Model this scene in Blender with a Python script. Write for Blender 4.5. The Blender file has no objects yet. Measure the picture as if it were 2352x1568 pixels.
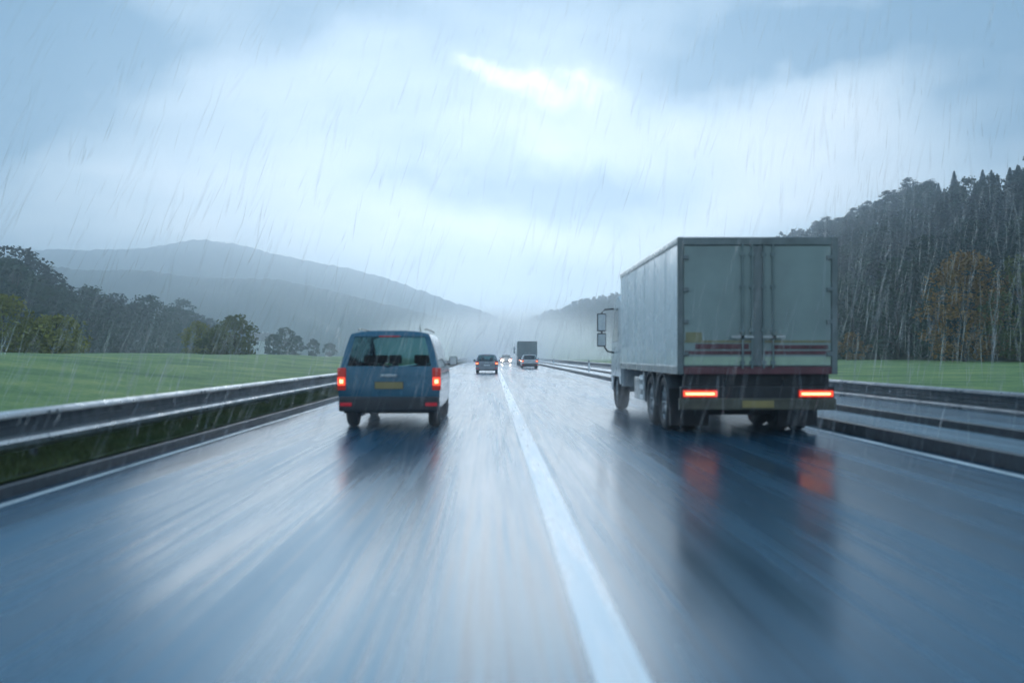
import bpy, bmesh, math, random
import numpy as np
from mathutils import Vector, noise as mnoise

R = math.radians
rnd = random.Random(7)
rng = np.random.default_rng(7)
scene = bpy.context.scene
COL = scene.collection
F = 2050.0            # focal length in the units used below to turn bearings into metres
HC = 1.4              # camera height

# ------------------------------------------------------------------ camera
cam_d = bpy.data.cameras.new('camera')
cam_d.sensor_width = 36.0
cam_d.lens = 36.0 * F / 2352.0
cam_d.shift_x = 45.0 / 2352.0
cam_d.shift_y = 31.0 / 2352.0
cam_d.clip_start = 0.05
cam_d.clip_end = 20000
cam = bpy.data.objects.new('camera', cam_d)
COL.objects.link(cam)
cam.location = (0, 0, HC)
cam.rotation_euler = (R(90), 0, 0)
scene.camera = cam
cam_d.dof.use_dof = True
cam_d.dof.focus_distance = 160.0
cam_d.dof.aperture_fstop = 0.75

# ------------------------------------------------------------------ view / cycles
vs = scene.view_settings
vs.view_transform = 'Standard'
vs.look = 'None'
vs.exposure = 0.95
vs.gamma = 1.0
vs.use_curve_mapping = False
cy = scene.cycles
cy.max_bounces = 8
cy.diffuse_bounces = 3
cy.glossy_bounces = 4
cy.transmission_bounces = 4
cy.transparent_max_bounces = 16
cy.volume_bounces = 4
cy.caustics_reflective = False
cy.caustics_refractive = False
cy.use_denoising = True

# ------------------------------------------------------------------ world: overcast sky, clouds over a Nishita sky
SUN_EL, SUN_AZ = R(5), R(-2)      # azimuth from +Y towards +X
world = bpy.data.worlds.new('World')
scene.world = world
world.use_nodes = True
nt = world.node_tree
nt.nodes.clear()
N, L = nt.nodes, nt.links


def wmath(op, a, b=None, c=None):
    n = N.new('ShaderNodeMath')
    n.operation = op
    for i, v in enumerate((a, b, c)):
        if v is None:
            continue
        if isinstance(v, (int, float)):
            n.inputs[i].default_value = v
        else:
            L.new(v, n.inputs[i])
    return n.outputs[0]


def wvec(op, a, b=None, scale=None):
    n = N.new('ShaderNodeVectorMath')
    n.operation = op
    for i, v in enumerate((a, b)):
        if v is None:
            continue
        if isinstance(v, (tuple, Vector)):
            n.inputs[i].default_value = tuple(v)
        else:
            L.new(v, n.inputs[i])
    if scale is not None:
        n.inputs['Scale'].default_value = scale
    return n.outputs['Value'] if op in ('DOT_PRODUCT', 'LENGTH') else n.outputs[0]


tc = N.new('ShaderNodeTexCoord')
D = tc.outputs['Generated']
sep = N.new('ShaderNodeSeparateXYZ')
L.new(D, sep.inputs[0])
# cloud deck: the direction projected on a flat layer high above, so banks flatten towards the horizon
zz = wmath('ADD', wmath('MAXIMUM', sep.outputs[2], 0.0), 0.16)
comb = N.new('ShaderNodeCombineXYZ')
L.new(wmath('DIVIDE', sep.outputs[0], zz), comb.inputs[0])
L.new(wmath('DIVIDE', sep.outputs[1], zz), comb.inputs[1])
deck = comb.outputs[0]


def wnoise(vec, scale, detail, rough=0.5, dist=0.0, off=(0, 0, 0)):
    n = N.new('ShaderNodeTexNoise')
    n.inputs['Scale'].default_value = scale
    n.inputs['Detail'].default_value = detail
    n.inputs['Roughness'].default_value = rough
    n.inputs['Distortion'].default_value = dist
    L.new(wvec('ADD', vec, off), n.inputs['Vector'])
    return n


n1 = wnoise(deck, 0.9, 6, 0.52, 0.5, (3.1, 1.7, 0))
n2 = wnoise(deck, 2.6, 5, 0.55, 0.3, (7.7, 2.2, 0))
warp_n = wnoise(D, 4.5, 5, 0.58)
warp = wvec('SCALE', wvec('SUBTRACT', warp_n.outputs['Color'], (0.5, 0.5, 0.5)), None, 0.19)
DW = wvec('ADD', D, warp)


def bank(px, py, wx, wy):
    """a soft cloud bank around one bearing of the sky (half widths in the same units as F)"""
    c = Vector(((px - 1131) / F, 1.0, (815 - py) / F)).normalized()
    r = Vector((c.y, -c.x, 0)).normalized()
    u = r.cross(c)
    s = 1.0 / math.sqrt(1 + ((px - 1131) / F) ** 2 + ((815 - py) / F) ** 2)
    v = wvec('SUBTRACT', DW, tuple(c))
    a = wmath('DIVIDE', wvec('DOT_PRODUCT', v, tuple(r)), wx / F * s)
    b = wmath('DIVIDE', wvec('DOT_PRODUCT', v, tuple(u)), wy / F * s)
    k = wmath('DIVIDE', wvec('DOT_PRODUCT', v, tuple(c)), 0.5)
    q = wmath('ADD', wmath('ADD', wmath('MULTIPLY', a, a), wmath('MULTIPLY', b, b)), wmath('MULTIPLY', k, k))
    return wmath('EXPONENT', wmath('MULTIPLY', q, -1.0))


cl = wmath('ADD', wmath('MULTIPLY', wmath('SUBTRACT', n1.outputs['Fac'], 0.5), 1.15),
           wmath('MULTIPLY', wmath('SUBTRACT', n2.outputs['Fac'], 0.5), 0.55))
n4 = wnoise(D, 11, 5, 0.6, 0.4, (1.3, 4.1, 2.2))
cl = wmath('ADD', cl, wmath('MULTIPLY', wmath('SUBTRACT', n4.outputs['Fac'], 0.5), 0.26))
cl = wmath('ADD', cl, 0.51)
for (px, py, wx, wy, amt) in (
        (1340, 420, 210, 70, -0.36), (1820, 110, 340, 80, -0.34), (-80, 180, 300, 260, -0.50),
        (230, 80, 260, 70, -0.16), (760, 60, 300, 60, -0.06), (1020, 430, 160, 30, -0.12),
        (2420, 120, 260, 200, -0.18), (1250, -140, 1500, 160, -0.12), (900, 640, 500, 60, -0.10), (1300, 620, 130, 60, -0.14),
        (1300, 240, 220, 90, 0.26), (1750, 330, 380, 130, 0.30), (420, 400, 460, 110, 0.22),
        (620, 200, 360, 90, 0.18), (1600, 480, 420, 60, 0.20), (1050, 520, 420, 40, 0.14)):
    cl = wmath('ADD', cl, wmath('MULTIPLY', bank(px, py, wx, wy), amt * (2.5 if amt < 0 else 1.35)))
ramp = N.new('ShaderNodeValToRGB')
e = ramp.color_ramp.elements
e[0].position = 0.0
e[0].color = (0.12, 0.235, 0.355, 1)
e[1].position = 1.0
e[1].color = (0.66, 0.72, 0.775, 1)
m_ = ramp.color_ramp.elements.new(0.5)
m_.color = (0.40, 0.505, 0.60, 1)
L.new(cl, ramp.inputs[0])
# thin cloud letting the sun's glare through
thin = wmath('ADD', wmath('ADD', bank(1130, 172, 110, 40), bank(1250, 148, 110, 36)), bank(1385, 180, 80, 52))
n3 = wnoise(D, 26, 6, 0.65, 0.8)
mr = N.new('ShaderNodeMapRange')
mr.interpolation_type = 'SMOOTHSTEP'
mr.inputs['From Min'].default_value = 0.20
mr.inputs['From Max'].default_value = 0.85
L.new(wmath('MULTIPLY', thin, wmath('ADD', n3.outputs['Fac'], 0.08)), mr.inputs['Value'])
glare = wvec('SCALE', (0.42, 0.36, 0.30), None, 1.0)
gn = glare.node
L.new(mr.outputs[0], gn.inputs['Scale'])
# bluer tint added overhead, mostly out of view, to cast cool fill light
hi = N.new('ShaderNodeMapRange')
hi.interpolation_type = 'SMOOTHSTEP'
hi.inputs['From Min'].default_value = 0.24
hi.inputs['From Max'].default_value = 0.70
L.new(sep.outputs[2], hi.inputs['Value'])
lp = N.new('ShaderNodeMix')
lp.data_type = 'RGBA'
lp.inputs['A'].default_value = (1, 1, 1, 1)
lp.inputs['B'].default_value = (0.72, 0.96, 1.14, 1)
L.new(hi.outputs[0], lp.inputs['Factor'])
cloud_rgb = wvec('MULTIPLY', wvec('ADD', ramp.outputs[0], glare), lp.outputs['Result'])
bg_c = N.new('ShaderNodeBackground')
L.new(cloud_rgb, bg_c.inputs['Color'])
bg_c.inputs['Strength'].default_value = 0.76
sky = N.new('ShaderNodeTexSky')
sky.sky_type = 'NISHITA'
sky.sun_disc = False
sky.sun_elevation = SUN_EL
sky.sun_rotation = SUN_AZ
bg_s = N.new('ShaderNodeBackground')
bg_s.inputs['Strength'].default_value = 0.06
L.new(sky.outputs[0], bg_s.inputs['Color'])
mixs = N.new('ShaderNodeMixShader')
mixs.inputs[0].default_value = 0.97
L.new(bg_s.outputs[0], mixs.inputs[1])
L.new(bg_c.outputs[0], mixs.inputs[2])
wo = N.new('ShaderNodeOutputWorld')
L.new(mixs.outputs[0], wo.inputs['Surface'])

sun_d = bpy.data.lights.new('sun', 'SUN')
sun_d.energy = 0.62
sun_d.angle = R(42)
sun_d.color = (1.0, 0.99, 0.98)
sun = bpy.data.objects.new('sun', sun_d)
COL.objects.link(sun)
sdir = Vector((math.sin(SUN_AZ) * math.cos(SUN_EL), math.cos(SUN_AZ) * math.cos(SUN_EL), math.sin(SUN_EL)))
sun.rotation_euler = (-sdir).to_track_quat('-Z', 'Y').to_euler()
sun.location = (0, 0, 60)


# ------------------------------------------------------------------ helpers
def tag(o, label=None, cat=None, group=None, kind=None):
    if label:
        o['label'] = label
    if cat:
        o['category'] = cat
    if group:
        o['group'] = group
    if kind:
        o['kind'] = kind
    return o


def empty(name, loc, rz=0.0):
    o = bpy.data.objects.new(name, None)
    COL.objects.link(o)
    o.location = loc
    o.rotation_euler = (0, 0, rz)
    o.empty_display_size = 0.3
    return o


def link(name, me, mat=None, parent=None, smooth=False, loc=None):
    if mat is not None and not me.materials:
        me.materials.append(mat)
    if smooth:
        me.polygons.foreach_set('use_smooth', [True] * len(me.polygons))
    o = bpy.data.objects.new(name, me)
    COL.objects.link(o)
    if parent:
        o.parent = parent
    if loc:
        o.location = loc
    return o


def copy_tree(o, parent=None):
    c = o.copy()
    COL.objects.link(c)
    if parent:
        c.parent = parent
    for ch in list(o.children):
        copy_tree(ch, c)
    return c


class MB:
    """collects shapes into one mesh"""

    def __init__(self):
        self.bm = bmesh.new()

    def box(self, x0, x1, y0, y1, z0, z1, bev=0.0, seg=2):
        b = bmesh.new()
        bmesh.ops.create_cube(b, size=1.0)
        for v in b.verts:
            v.co = Vector(((x0 + x1) / 2 + v.co.x * (x1 - x0), (y0 + y1) / 2 + v.co.y * (y1 - y0),
                           (z0 + z1) / 2 + v.co.z * (z1 - z0)))
        if bev > 0:
            bmesh.ops.bevel(b, geom=list(b.edges), offset=bev, segments=seg, profile=0.6, affect='EDGES')
        self._join(b)
        return self

    def _join(self, b):
        me = bpy.data.meshes.new('tmp')
        b.to_mesh(me)
        b.free()
        self.bm.from_mesh(me)
        bpy.data.meshes.remove(me)

    def tube(self, pts, rad, n=8, caps=True):
        pts = [Vector(p) for p in pts]
        rad = rad if isinstance(rad, (list, tuple)) else [rad] * len(pts)
        rings = []
        for i, p in enumerate(pts):
            d = (pts[min(i + 1, len(pts) - 1)] - pts[max(i - 1, 0)]).normalized()
            a = d.orthogonal().normalized() if abs(d.z) > 0.99 else d.cross(Vector((0, 0, 1))).normalized()
            b = d.cross(a)
            rings.append([self.bm.verts.new(p + (a * math.cos(2 * math.pi * k / n) + b * math.sin(2 * math.pi * k / n)) * rad[i])
                          for k in range(n)])
        for r0, r1 in zip(rings, rings[1:]):
            for k in range(n):
                self.bm.faces.new((r0[k], r0[(k + 1) % n], r1[(k + 1) % n], r1[k]))
        if caps:
            self.bm.faces.new(rings[0][::-1])
            self.bm.faces.new(rings[-1])
        return self

    def lathe_x(self, prof, c, n=28):
        """revolve (x, r) round an axis along X through c"""
        rings = []
        for (x, r) in prof:
            rings.append([self.bm.verts.new((c[0] + x, c[1] + r * math.cos(2 * math.pi * k / n), c[2] + r * math.sin(2 * math.pi * k / n)))
                          for k in range(n)])
        for r0, r1 in zip(rings, rings[1:]):
            for k in range(n):
                self.bm.faces.new((r0[k], r0[(k + 1) % n], r1[(k + 1) % n], r1[k]))
        return self

    def extrude_y(self, prof, y0, y1, closed=True):
        a = [self.bm.verts.new((x, y0, z)) for x, z in prof]
        b = [self.bm.verts.new((x, y1, z)) for x, z in prof]
        n = len(prof)
        for k in range(n if closed else n - 1):
            self.bm.faces.new((a[k], a[(k + 1) % n], b[(k + 1) % n], b[k]))
        if closed:
            self.bm.faces.new(a[::-1])
            self.bm.faces.new(b)
        return self

    def extrude_x(self, prof, x0, x1):
        a = [self.bm.verts.new((x0, y, z)) for y, z in prof]
        b = [self.bm.verts.new((x1, y, z)) for y, z in prof]
        n = len(prof)
        for k in range(n):
            self.bm.faces.new((a[k], a[(k + 1) % n], b[(k + 1) % n], b[k]))
        self.bm.faces.new(a[::-1])
        self.bm.faces.new(b)
        return self

    def faces(self, verts, faces):
        vs_ = [self.bm.verts.new(v) for v in verts]
        for f in faces:
            self.bm.faces.new([vs_[i] for i in f])
        return self

    def mesh(self, name, normals=True):
        if normals:
            bmesh.ops.recalc_face_normals(self.bm, faces=self.bm.faces)
        me = bpy.data.meshes.new(name)
        self.bm.to_mesh(me)
        self.bm.free()
        return me

    def build(self, name, mat, parent=None, smooth=False, loc=None, normals=True):
        return link(name, self.mesh(name, normals), mat, parent, smooth, loc)


def np_mesh(name, verts, faces):
    """verts (n,3), faces (m,k) with one k"""
    me = bpy.data.meshes.new(name)
    verts = np.asarray(verts, dtype=np.float32)
    faces = np.asarray(faces, dtype=np.int32)
    k = faces.shape[1]
    me.vertices.add(len(verts))
    me.vertices.foreach_set('co', verts.ravel())
    me.loops.add(faces.size)
    me.loops.foreach_set('vertex_index', faces.ravel())
    me.polygons.add(len(faces))
    me.polygons.foreach_set('loop_start', np.arange(0, faces.size, k, dtype=np.int32))
    me.polygons.foreach_set('loop_total', np.full(len(faces), k, dtype=np.int32))
    me.update(calc_edges=True)
    return me


def grid_mesh(name, xs, ys, zf):
    X, Y = np.meshgrid(xs, ys)
    Z = zf(X, Y)
    v = np.stack([X.ravel(), Y.ravel(), Z.ravel()], 1)
    nx, ny = len(xs), len(ys)
    i = np.arange(nx * ny).reshape(ny, nx)
    f = np.stack([i[:-1, :-1].ravel(), i[:-1, 1:].ravel(), i[1:, 1:].ravel(), i[1:, :-1].ravel()], 1)
    return np_mesh(name, v, f)


# ------------------------------------------------------------------ materials
class Mat:
    def __init__(self, name, rough=0.5, metal=0.0, color=(0.5, 0.5, 0.5), spec=0.5, coat=0.0):
        self.m = bpy.data.materials.new(name)
        self.m.use_nodes = True
        self.t = self.m.node_tree
        self.p = self.t.nodes['Principled BSDF']
        self.p.inputs['Base Color'].default_value = (*color, 1)
        self.p.inputs['Roughness'].default_value = rough
        self.p.inputs['Metallic'].default_value = metal
        self.p.inputs['Specular IOR Level'].default_value = spec
        self.p.inputs['Coat Weight'].default_value = coat
        self.p.inputs['Coat Roughness'].default_value = 0.06

    def node(self, typ, **kw):
        n = self.t.nodes.new(typ)
        for k, v in kw.items():
            setattr(n, k, v)
        return n

    def lk(self, a, b):
        self.t.links.new(a, b)

    def coord(self, scale=(1, 1, 1), kind='Object', rot=(0, 0, 0)):
        c = self.node('ShaderNodeTexCoord')
        mp = self.node('ShaderNodeMapping')
        mp.inputs['Scale'].default_value = scale
        mp.inputs['Rotation'].default_value = rot
        self.lk(c.outputs[kind], mp.inputs['Vector'])
        return mp.outputs[0]

    def noise(self, vec, scale=1.0, detail=4.0, rough=0.55, dist=0.0):
        n = self.node('ShaderNodeTexNoise')
        n.inputs['Scale'].default_value = scale
        n.inputs['Detail'].default_value = detail
        n.inputs['Roughness'].default_value = rough
        n.inputs['Distortion'].default_value = dist
        self.lk(vec, n.inputs['Vector'])
        return n.outputs['Fac']

    def ramp(self, fac, stops):
        n = self.node('ShaderNodeValToRGB')
        el = n.color_ramp.elements
        while len(el) < len(stops):
            el.new(0.5)
        for i, (p, c) in enumerate(stops):
            el[i].position = p
            el[i].color = (*c, 1) if len(c) == 3 else c
        self.lk(fac, n.inputs[0])
        return n.outputs[0]

    def rng(self, fac, a, b, lo=0.3, hi=0.7):
        n = self.node('ShaderNodeMapRange')
        n.inputs['From Min'].default_value = lo
        n.inputs['From Max'].default_value = hi
        n.inputs['To Min'].default_value = a
        n.inputs['To Max'].default_value = b
        self.lk(fac, n.inputs['Value'])
        return n.outputs[0]

    def math(self, op, a, b):
        n = self.node('ShaderNodeMath', operation=op)
        for i, v in enumerate((a, b)):
            if isinstance(v, (int, float)):
                n.inputs[i].default_value = v
            else:
                self.lk(v, n.inputs[i])
        return n.outputs[0]

    def bump(self, h, strength=0.2, dist=0.01):
        b = self.node('ShaderNodeBump')
        b.inputs['Strength'].default_value = strength
        b.inputs['Distance'].default_value = dist
        self.lk(h, b.inputs['Height'])
        self.lk(b.outputs[0], self.p.inputs['Normal'])


def simple(name, color, rough=0.5, metal=0.0, var=0.15, scale=3.0, spec=0.5, coat=0.0, bump=0.0):
    """plain paint / plastic / metal with a little grime and uneven gloss"""
    m = Mat(name, rough, metal, color, spec, coat)
    v = m.coord()
    f = m.noise(v, scale, 5, 0.6)
    a = tuple(c * (1 - var) for c in color)
    b = tuple(min(1, c * (1 + var)) for c in color)
    m.lk(m.ramp(f, [(0.3, a), (0.7, b)]), m.p.inputs['Base Color'])
    m.lk(m.rng(m.noise(v, scale * 2.3, 4), max(0.02, rough - 0.08), min(1, rough + 0.12)), m.p.inputs['Roughness'])
    if bump:
        m.bump(m.noise(v, scale * 12, 3), bump, 0.004)
    return m.m


def emit(name, color, strength, base=(0.3, 0.02, 0.02)):
    m = Mat(name, 0.15, 0, base)
    m.p.inputs['Emission Color'].default_value = (*color, 1)
    m.p.inputs['Emission Strength'].default_value = strength
    return m.m


def glass(name, tint=(0.6, 0.75, 0.78), through=0.75):
    m = Mat(name, 0.03, 0, (0.02, 0.03, 0.035))
    tr = m.node('ShaderNodeBsdfTransparent')
    tr.inputs['Color'].default_value = (*tint, 1)
    gl = m.node('ShaderNodeBsdfGlossy')
    gl.inputs['Roughness'].default_value = 0.04
    fr = m.node('ShaderNodeLayerWeight')
    fr.inputs['Blend'].default_value = 0.12
    mx = m.node('ShaderNodeMixShader')
    m.lk(fr.outputs['Facing'], mx.inputs[0])
    m.lk(tr.outputs[0], mx.inputs[1])
    m.lk(gl.outputs[0], mx.inputs[2])
    m.lk(mx.outputs[0], m.t.nodes['Material Output'].inputs['Surface'])
    return m.m


# wet asphalt: ruts and combed wear run along the road, so its gloss is streaked lengthwise
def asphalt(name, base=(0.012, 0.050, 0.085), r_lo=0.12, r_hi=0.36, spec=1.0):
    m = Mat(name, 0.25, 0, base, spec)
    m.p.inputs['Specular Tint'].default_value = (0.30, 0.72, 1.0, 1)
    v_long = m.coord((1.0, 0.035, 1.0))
    v_fine = m.coord((9.0, 0.10, 1.0))
    v_iso = m.coord((1, 1, 1))
    s1 = m.noise(v_long, 1.7, 5, 0.6)
    s2 = m.noise(v_fine, 2.2, 4, 0.6)
    grit = m.noise(v_iso, 90, 2, 0.5)
    puddle = m.noise(m.coord((0.55, 0.06, 1)), 1.0, 3, 0.5)
    mixf = m.math('ADD', m.math('MULTIPLY', s1, 0.45), m.math('ADD', m.math('MULTIPLY', s2, 0.25), m.math('MULTIPLY', puddle, 0.30)))
    m.lk(m.rng(mixf, r_lo, r_hi, 0.36, 0.62), m.p.inputs['Roughness'])
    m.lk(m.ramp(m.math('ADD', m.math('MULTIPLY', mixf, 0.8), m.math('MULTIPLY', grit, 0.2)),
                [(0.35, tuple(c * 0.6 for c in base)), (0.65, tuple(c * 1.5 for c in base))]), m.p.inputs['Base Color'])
    h = m.math('ADD', m.math('MULTIPLY', s2, 0.7), m.math('MULTIPLY', grit, 0.12))
    m.bump(h, 0.14, 0.006)
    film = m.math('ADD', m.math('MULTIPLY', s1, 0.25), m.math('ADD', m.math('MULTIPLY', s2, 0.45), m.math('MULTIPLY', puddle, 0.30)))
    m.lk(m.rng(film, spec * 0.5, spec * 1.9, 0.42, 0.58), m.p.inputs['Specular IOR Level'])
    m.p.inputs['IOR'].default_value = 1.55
    return m.m


def paint_line(name):
    m = Mat(name, 0.3, 0, (0.78, 0.8, 0.8), 0.5)
    v = m.coord((6, 0.25, 1))
    f = m.noise(v, 2.0, 5, 0.65)
    m.lk(m.ramp(f, [(0.25, (0.45, 0.48, 0.48)), (0.55, (0.80, 0.82, 0.82))]), m.p.inputs['Base Color'])
    m.lk(m.rng(f, 0.2, 0.45), m.p.inputs['Roughness'])
    m.bump(m.noise(m.coord((1, 1, 1)), 60, 2), 0.15, 0.004)
    return m.m


def grass_mat(name, stops, scale=0.25):
    m = Mat(name, 0.7, 0, (0.08, 0.13, 0.03), 0.25)
    v = m.coord((1, 1, 1))
    f = m.math('ADD', m.math('MULTIPLY', m.noise(v, scale, 5, 0.6), 0.65), m.math('MULTIPLY', m.noise(v, scale * 18, 3, 0.6), 0.35))
    m.lk(m.ramp(f, stops), m.p.inputs['Base Color'])
    m.bump(m.noise(v, 7, 4, 0.7), 0.5, 0.08)
    return m.m


def leaf_mat(name, dark, light, spread=0.35, scale=0.6):
    m = Mat(name, 0.85, 0, dark, 0.08)
    v = m.coord()
    f = m.noise(v, scale, 3, 0.6)
    oi = m.node('ShaderNodeObjectInfo')
    f2 = m.math('ADD', m.math('MULTIPLY', f, 1.0 - spread), m.math('MULTIPLY', oi.outputs['Random'], spread))
    m.lk(m.ramp(f2, [(0.25, dark), (0.75, light)]), m.p.inputs['Base Color'])
    return m.m


M = {}
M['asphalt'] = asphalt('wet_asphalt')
M['line'] = paint_line('road_paint')
M['kerb_dark'] = simple('wet_and_shaded_kerb', (0.05, 0.055, 0.06), 0.4, 0, 0.35, 6, 0.5, 0, 0.2)
M['concrete'] = simple('wet_concrete', (0.34, 0.37, 0.38), 0.22, 0, 0.3, 2.5, 0.6, 0.3, 0.1)
M['grass'] = grass_mat('meadow_grass', [(0.38, (0.060, 0.130, 0.030)), (0.5, (0.125, 0.215, 0.050)), (0.62, (0.24, 0.285, 0.075))])
M['blade'] = leaf_mat('grass_blades', (0.035, 0.065, 0.022), (0.115, 0.13, 0.05), 0.0, 0.35)
M['floor'] = grass_mat('forest_floor', [(0.3, (0.018, 0.022, 0.012)), (0.7, (0.045, 0.045, 0.02))], 0.1)
M['mount'] = grass_mat('mountain_woods', [(0.38, (0.018, 0.034, 0.036)), (0.5, (0.032, 0.048, 0.044)), (0.62, (0.07, 0.08, 0.06))], 0.012)
M['galv'] = simple('galvanised_steel', (0.42, 0.45, 0.47), 0.32, 0.75, 0.2, 2.0, 0.5, 0, 0.05)
M['galv_shade'] = simple('shaded_galvanised_steel', (0.20, 0.22, 0.24), 0.35, 0.6, 0.25, 2.0)  # darker copy of the galvanised steel, paints shade on the right rail
M['galv_dark'] = simple('weathered_and_shaded_steel', (0.10, 0.12, 0.135), 0.45, 0.5, 0.3, 3.0)  # weathered posts and fittings, also the painted shade of the rail recess
M['rubber'] = simple('tyre_rubber', (0.02, 0.02, 0.022), 0.6, 0, 0.3, 8)
M['rim'] = simple('wheel_rim', (0.28, 0.30, 0.31), 0.35, 0.7, 0.2, 6)
M['black'] = simple('black_plastic', (0.018, 0.02, 0.023), 0.4, 0, 0.3, 6)
M['chassis'] = simple('chassis_black', (0.016, 0.017, 0.019), 0.55, 0.1, 0.4, 4)
M['blue'] = simple('blue_car_paint', (0.001, 0.098, 0.165), 0.22, 0.3, 0.12, 1.2, 0.5, 0.6)
M['glass'] = glass('clear_glass', (0.34, 0.52, 0.54))
M['tint'] = simple('tinted_glass', (0.012, 0.018, 0.022), 0.05, 0, 0.1, 2, 0.6, 0.5)
M['seat'] = simple('seat_fabric', (0.02, 0.025, 0.03), 0.8, 0, 0.3, 10)
M['mirror'] = simple('mirror_glass', (0.55, 0.6, 0.63), 0.05, 1.0, 0.05, 3)
M['plate'] = simple('yellow_plate', (0.34, 0.26, 0.10), 0.35, 0, 0.1, 10)
M['lamp_lens'] = emit('tail_lamp_lens', (1.0, 0.05, 0.02), 0.08, (0.25, 0.01, 0.01))
M['lamp_lit'] = emit('tail_lamp_lit', (1.0, 0.075, 0.03), 0.95)
M['lamp_core'] = emit('tail_lamp_bulb', (1.0, 0.45, 0.18), 2.4)
M['reflector'] = emit('red_reflector', (1.0, 0.03, 0.04), 0.06, (0.45, 0.015, 0.03))
M['head'] = emit('far_lamp', (1.0, 0.88, 0.78), 120, (0.8, 0.8, 0.8))
M['box_white'] = simple('trailer_white', (0.76, 0.81, 0.82), 0.25, 0, 0.04, 0.6, 0.5, 0.3)
M['box_rear'] = simple('trailer_door_shaded', (0.27, 0.33, 0.31), 0.42, 0, 0.16, 0.8, 0.4)  # lowered below the side colour to paint the rear's backlit shade
M['alu'] = simple('aluminium_trim', (0.45, 0.48, 0.49), 0.3, 0.8, 0.15, 3)
M['frame'] = simple('door_frame', (0.17, 0.20, 0.20), 0.4, 0.2, 0.25, 2)
M['rod'] = simple('lock_rod_grey', (0.20, 0.25, 0.245), 0.4, 0.2, 0.2, 2)
M['red_band'] = simple('red_reflective_band', (0.13, 0.045, 0.052), 0.4, 0, 0.35, 2)
M['green_band'] = simple('pale_green_band', (0.40, 0.50, 0.36), 0.4, 0, 0.15, 3)
M['ochre'] = simple('ochre_band', (0.26, 0.24, 0.13), 0.45, 0, 0.25, 3)
M['bumper'] = simple('dirty_bumper', (0.10, 0.095, 0.07), 0.4, 0.2, 0.4, 2.5)
M['cab'] = simple('cab_paint', (0.60, 0.64, 0.66), 0.3, 0, 0.08, 1, 0.5, 0.4)
M['curtain'] = simple('grey_curtain', (0.16, 0.20, 0.20), 0.5, 0, 0.15, 1)
M['grey_car'] = simple('grey_car_paint', (0.20, 0.22, 0.24), 0.3, 0.4, 0.1, 1, 0.5, 0.5)
M['pale_car'] = simple('pale_car_paint', (0.55, 0.55, 0.55), 0.3, 0.2, 0.1, 1, 0.5, 0.5)
M['white_post'] = simple('white_post_plastic', (0.78, 0.80, 0.80), 0.4, 0, 0.06, 5)
M['bark'] = simple('bark', (0.06, 0.05, 0.04), 0.85, 0, 0.35, 6, 0.3, 0, 0.4)
M['wall'] = simple('house_render', (0.72, 0.72, 0.70), 0.7, 0, 0.08, 1)
M['roof'] = simple('roof_tile', (0.22, 0.18, 0.17), 0.5, 0, 0.2, 3)
M['leaf_dark'] = leaf_mat('leaf_dark_green', (0.012, 0.032, 0.022), (0.04, 0.068, 0.038))
M['leaf_brown'] = leaf_mat('leaf_brown_twigs', (0.015, 0.028, 0.027), (0.050, 0.060, 0.048))
M['leaf_fir'] = leaf_mat('fir_needles', (0.008, 0.028, 0.022), (0.024, 0.055, 0.040))
M['leaf_autumn'] = leaf_mat('leaf_autumn_orange', (0.12, 0.070, 0.020), (0.36, 0.19, 0.045), 0.1)
M['leaf_yellow'] = leaf_mat('leaf_yellow_green', (0.10, 0.115, 0.025), (0.30, 0.27, 0.055), 0.15)
M['leaf_olive'] = leaf_mat('leaf_olive', (0.055, 0.075, 0.022), (0.16, 0.165, 0.05), 0.15)
M['leaf_mass'] = leaf_mat('leaf_far_wood', (0.012, 0.03, 0.024), (0.045, 0.062, 0.042), 0.0, 0.05)


# ------------------------------------------------------------------ terrain
def sstep(a, b, x):
    t = np.clip((x - a) / (b - a), 0, 1)
    return t * t * (3 - 2 * t)


# the wooded ridge on the right: distance ahead, distance to the right, height of its crown line
RIDGE = np.array([[-400, 150, 56], [100, 140, 52], [230, 137, 52], [290, 140, 57], [340, 137, 55], [400, 138, 58],
                  [520, 127, 58], [650, 92, 47], [800, 75, 48], [1000, 52, 46], [1400, 26, 42], [1700, 20, 30]], float)
TREE_H = 9.0


def ridge_at(y):
    return np.interp(y, RIDGE[:, 0], RIDGE[:, 1]), np.interp(y, RIDGE[:, 0], RIDGE[:, 2]) - TREE_H


def foot_at(y):
    return np.interp(y, [0, 400, 520, 650, 800, 1000, 1400], [50, 50, 44, 34, 27, 22, 15])


def wob(x, y, s, seed=0.0):
    return (np.sin(x / s + seed) * np.cos(y / (s * 1.3) + 1.7 * seed) + 0.5 * np.sin(x / (s * .43) + y / (s * .61) + seed * 3)) / 1.5


def hill_z(x, y):
    xr, hr = ridge_at(y)
    xf = foot_at(y)
    t = (x - xf) / (xr - xf)
    up = np.clip(t, 0, 1)
    z = hr * (0.35 * up + 0.65 * up ** 1.0 * (0.85 + 0.15 * up))
    down = np.clip((x - xr) / 300.0, 0, 1)
    z = z * (1 - 0.5 * down * down)
    z = z + wob(x, y, 23, 1.3) * 1.3 * np.clip(up * 3, 0, 1)
    return 0.3 + z


def meadow_z(x, y):
    lft = 0.12 + 1.42 * sstep(-6.6, -27, x) - 0.55 * sstep(60, 170, y) * sstep(-8, -30, x) - 0.4 * sstep(-34, -60, x)
    lft = lft + 0.16 * wob(x, y, 9, 0.4) * sstep(-8, -16, x) + 0.05 * wob(x, y, 3.1, 2.0) * sstep(-8, -16, x)
    rgt = 0.30 + 0.45 * sstep(16, 46, x) + 0.05 * wob(x, y, 7, 0.9) * sstep(10.5, 14, x)
    z = np.where(x < -4.8, lft, np.where(x > 9.2, rgt, -0.4))
    return z


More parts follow.
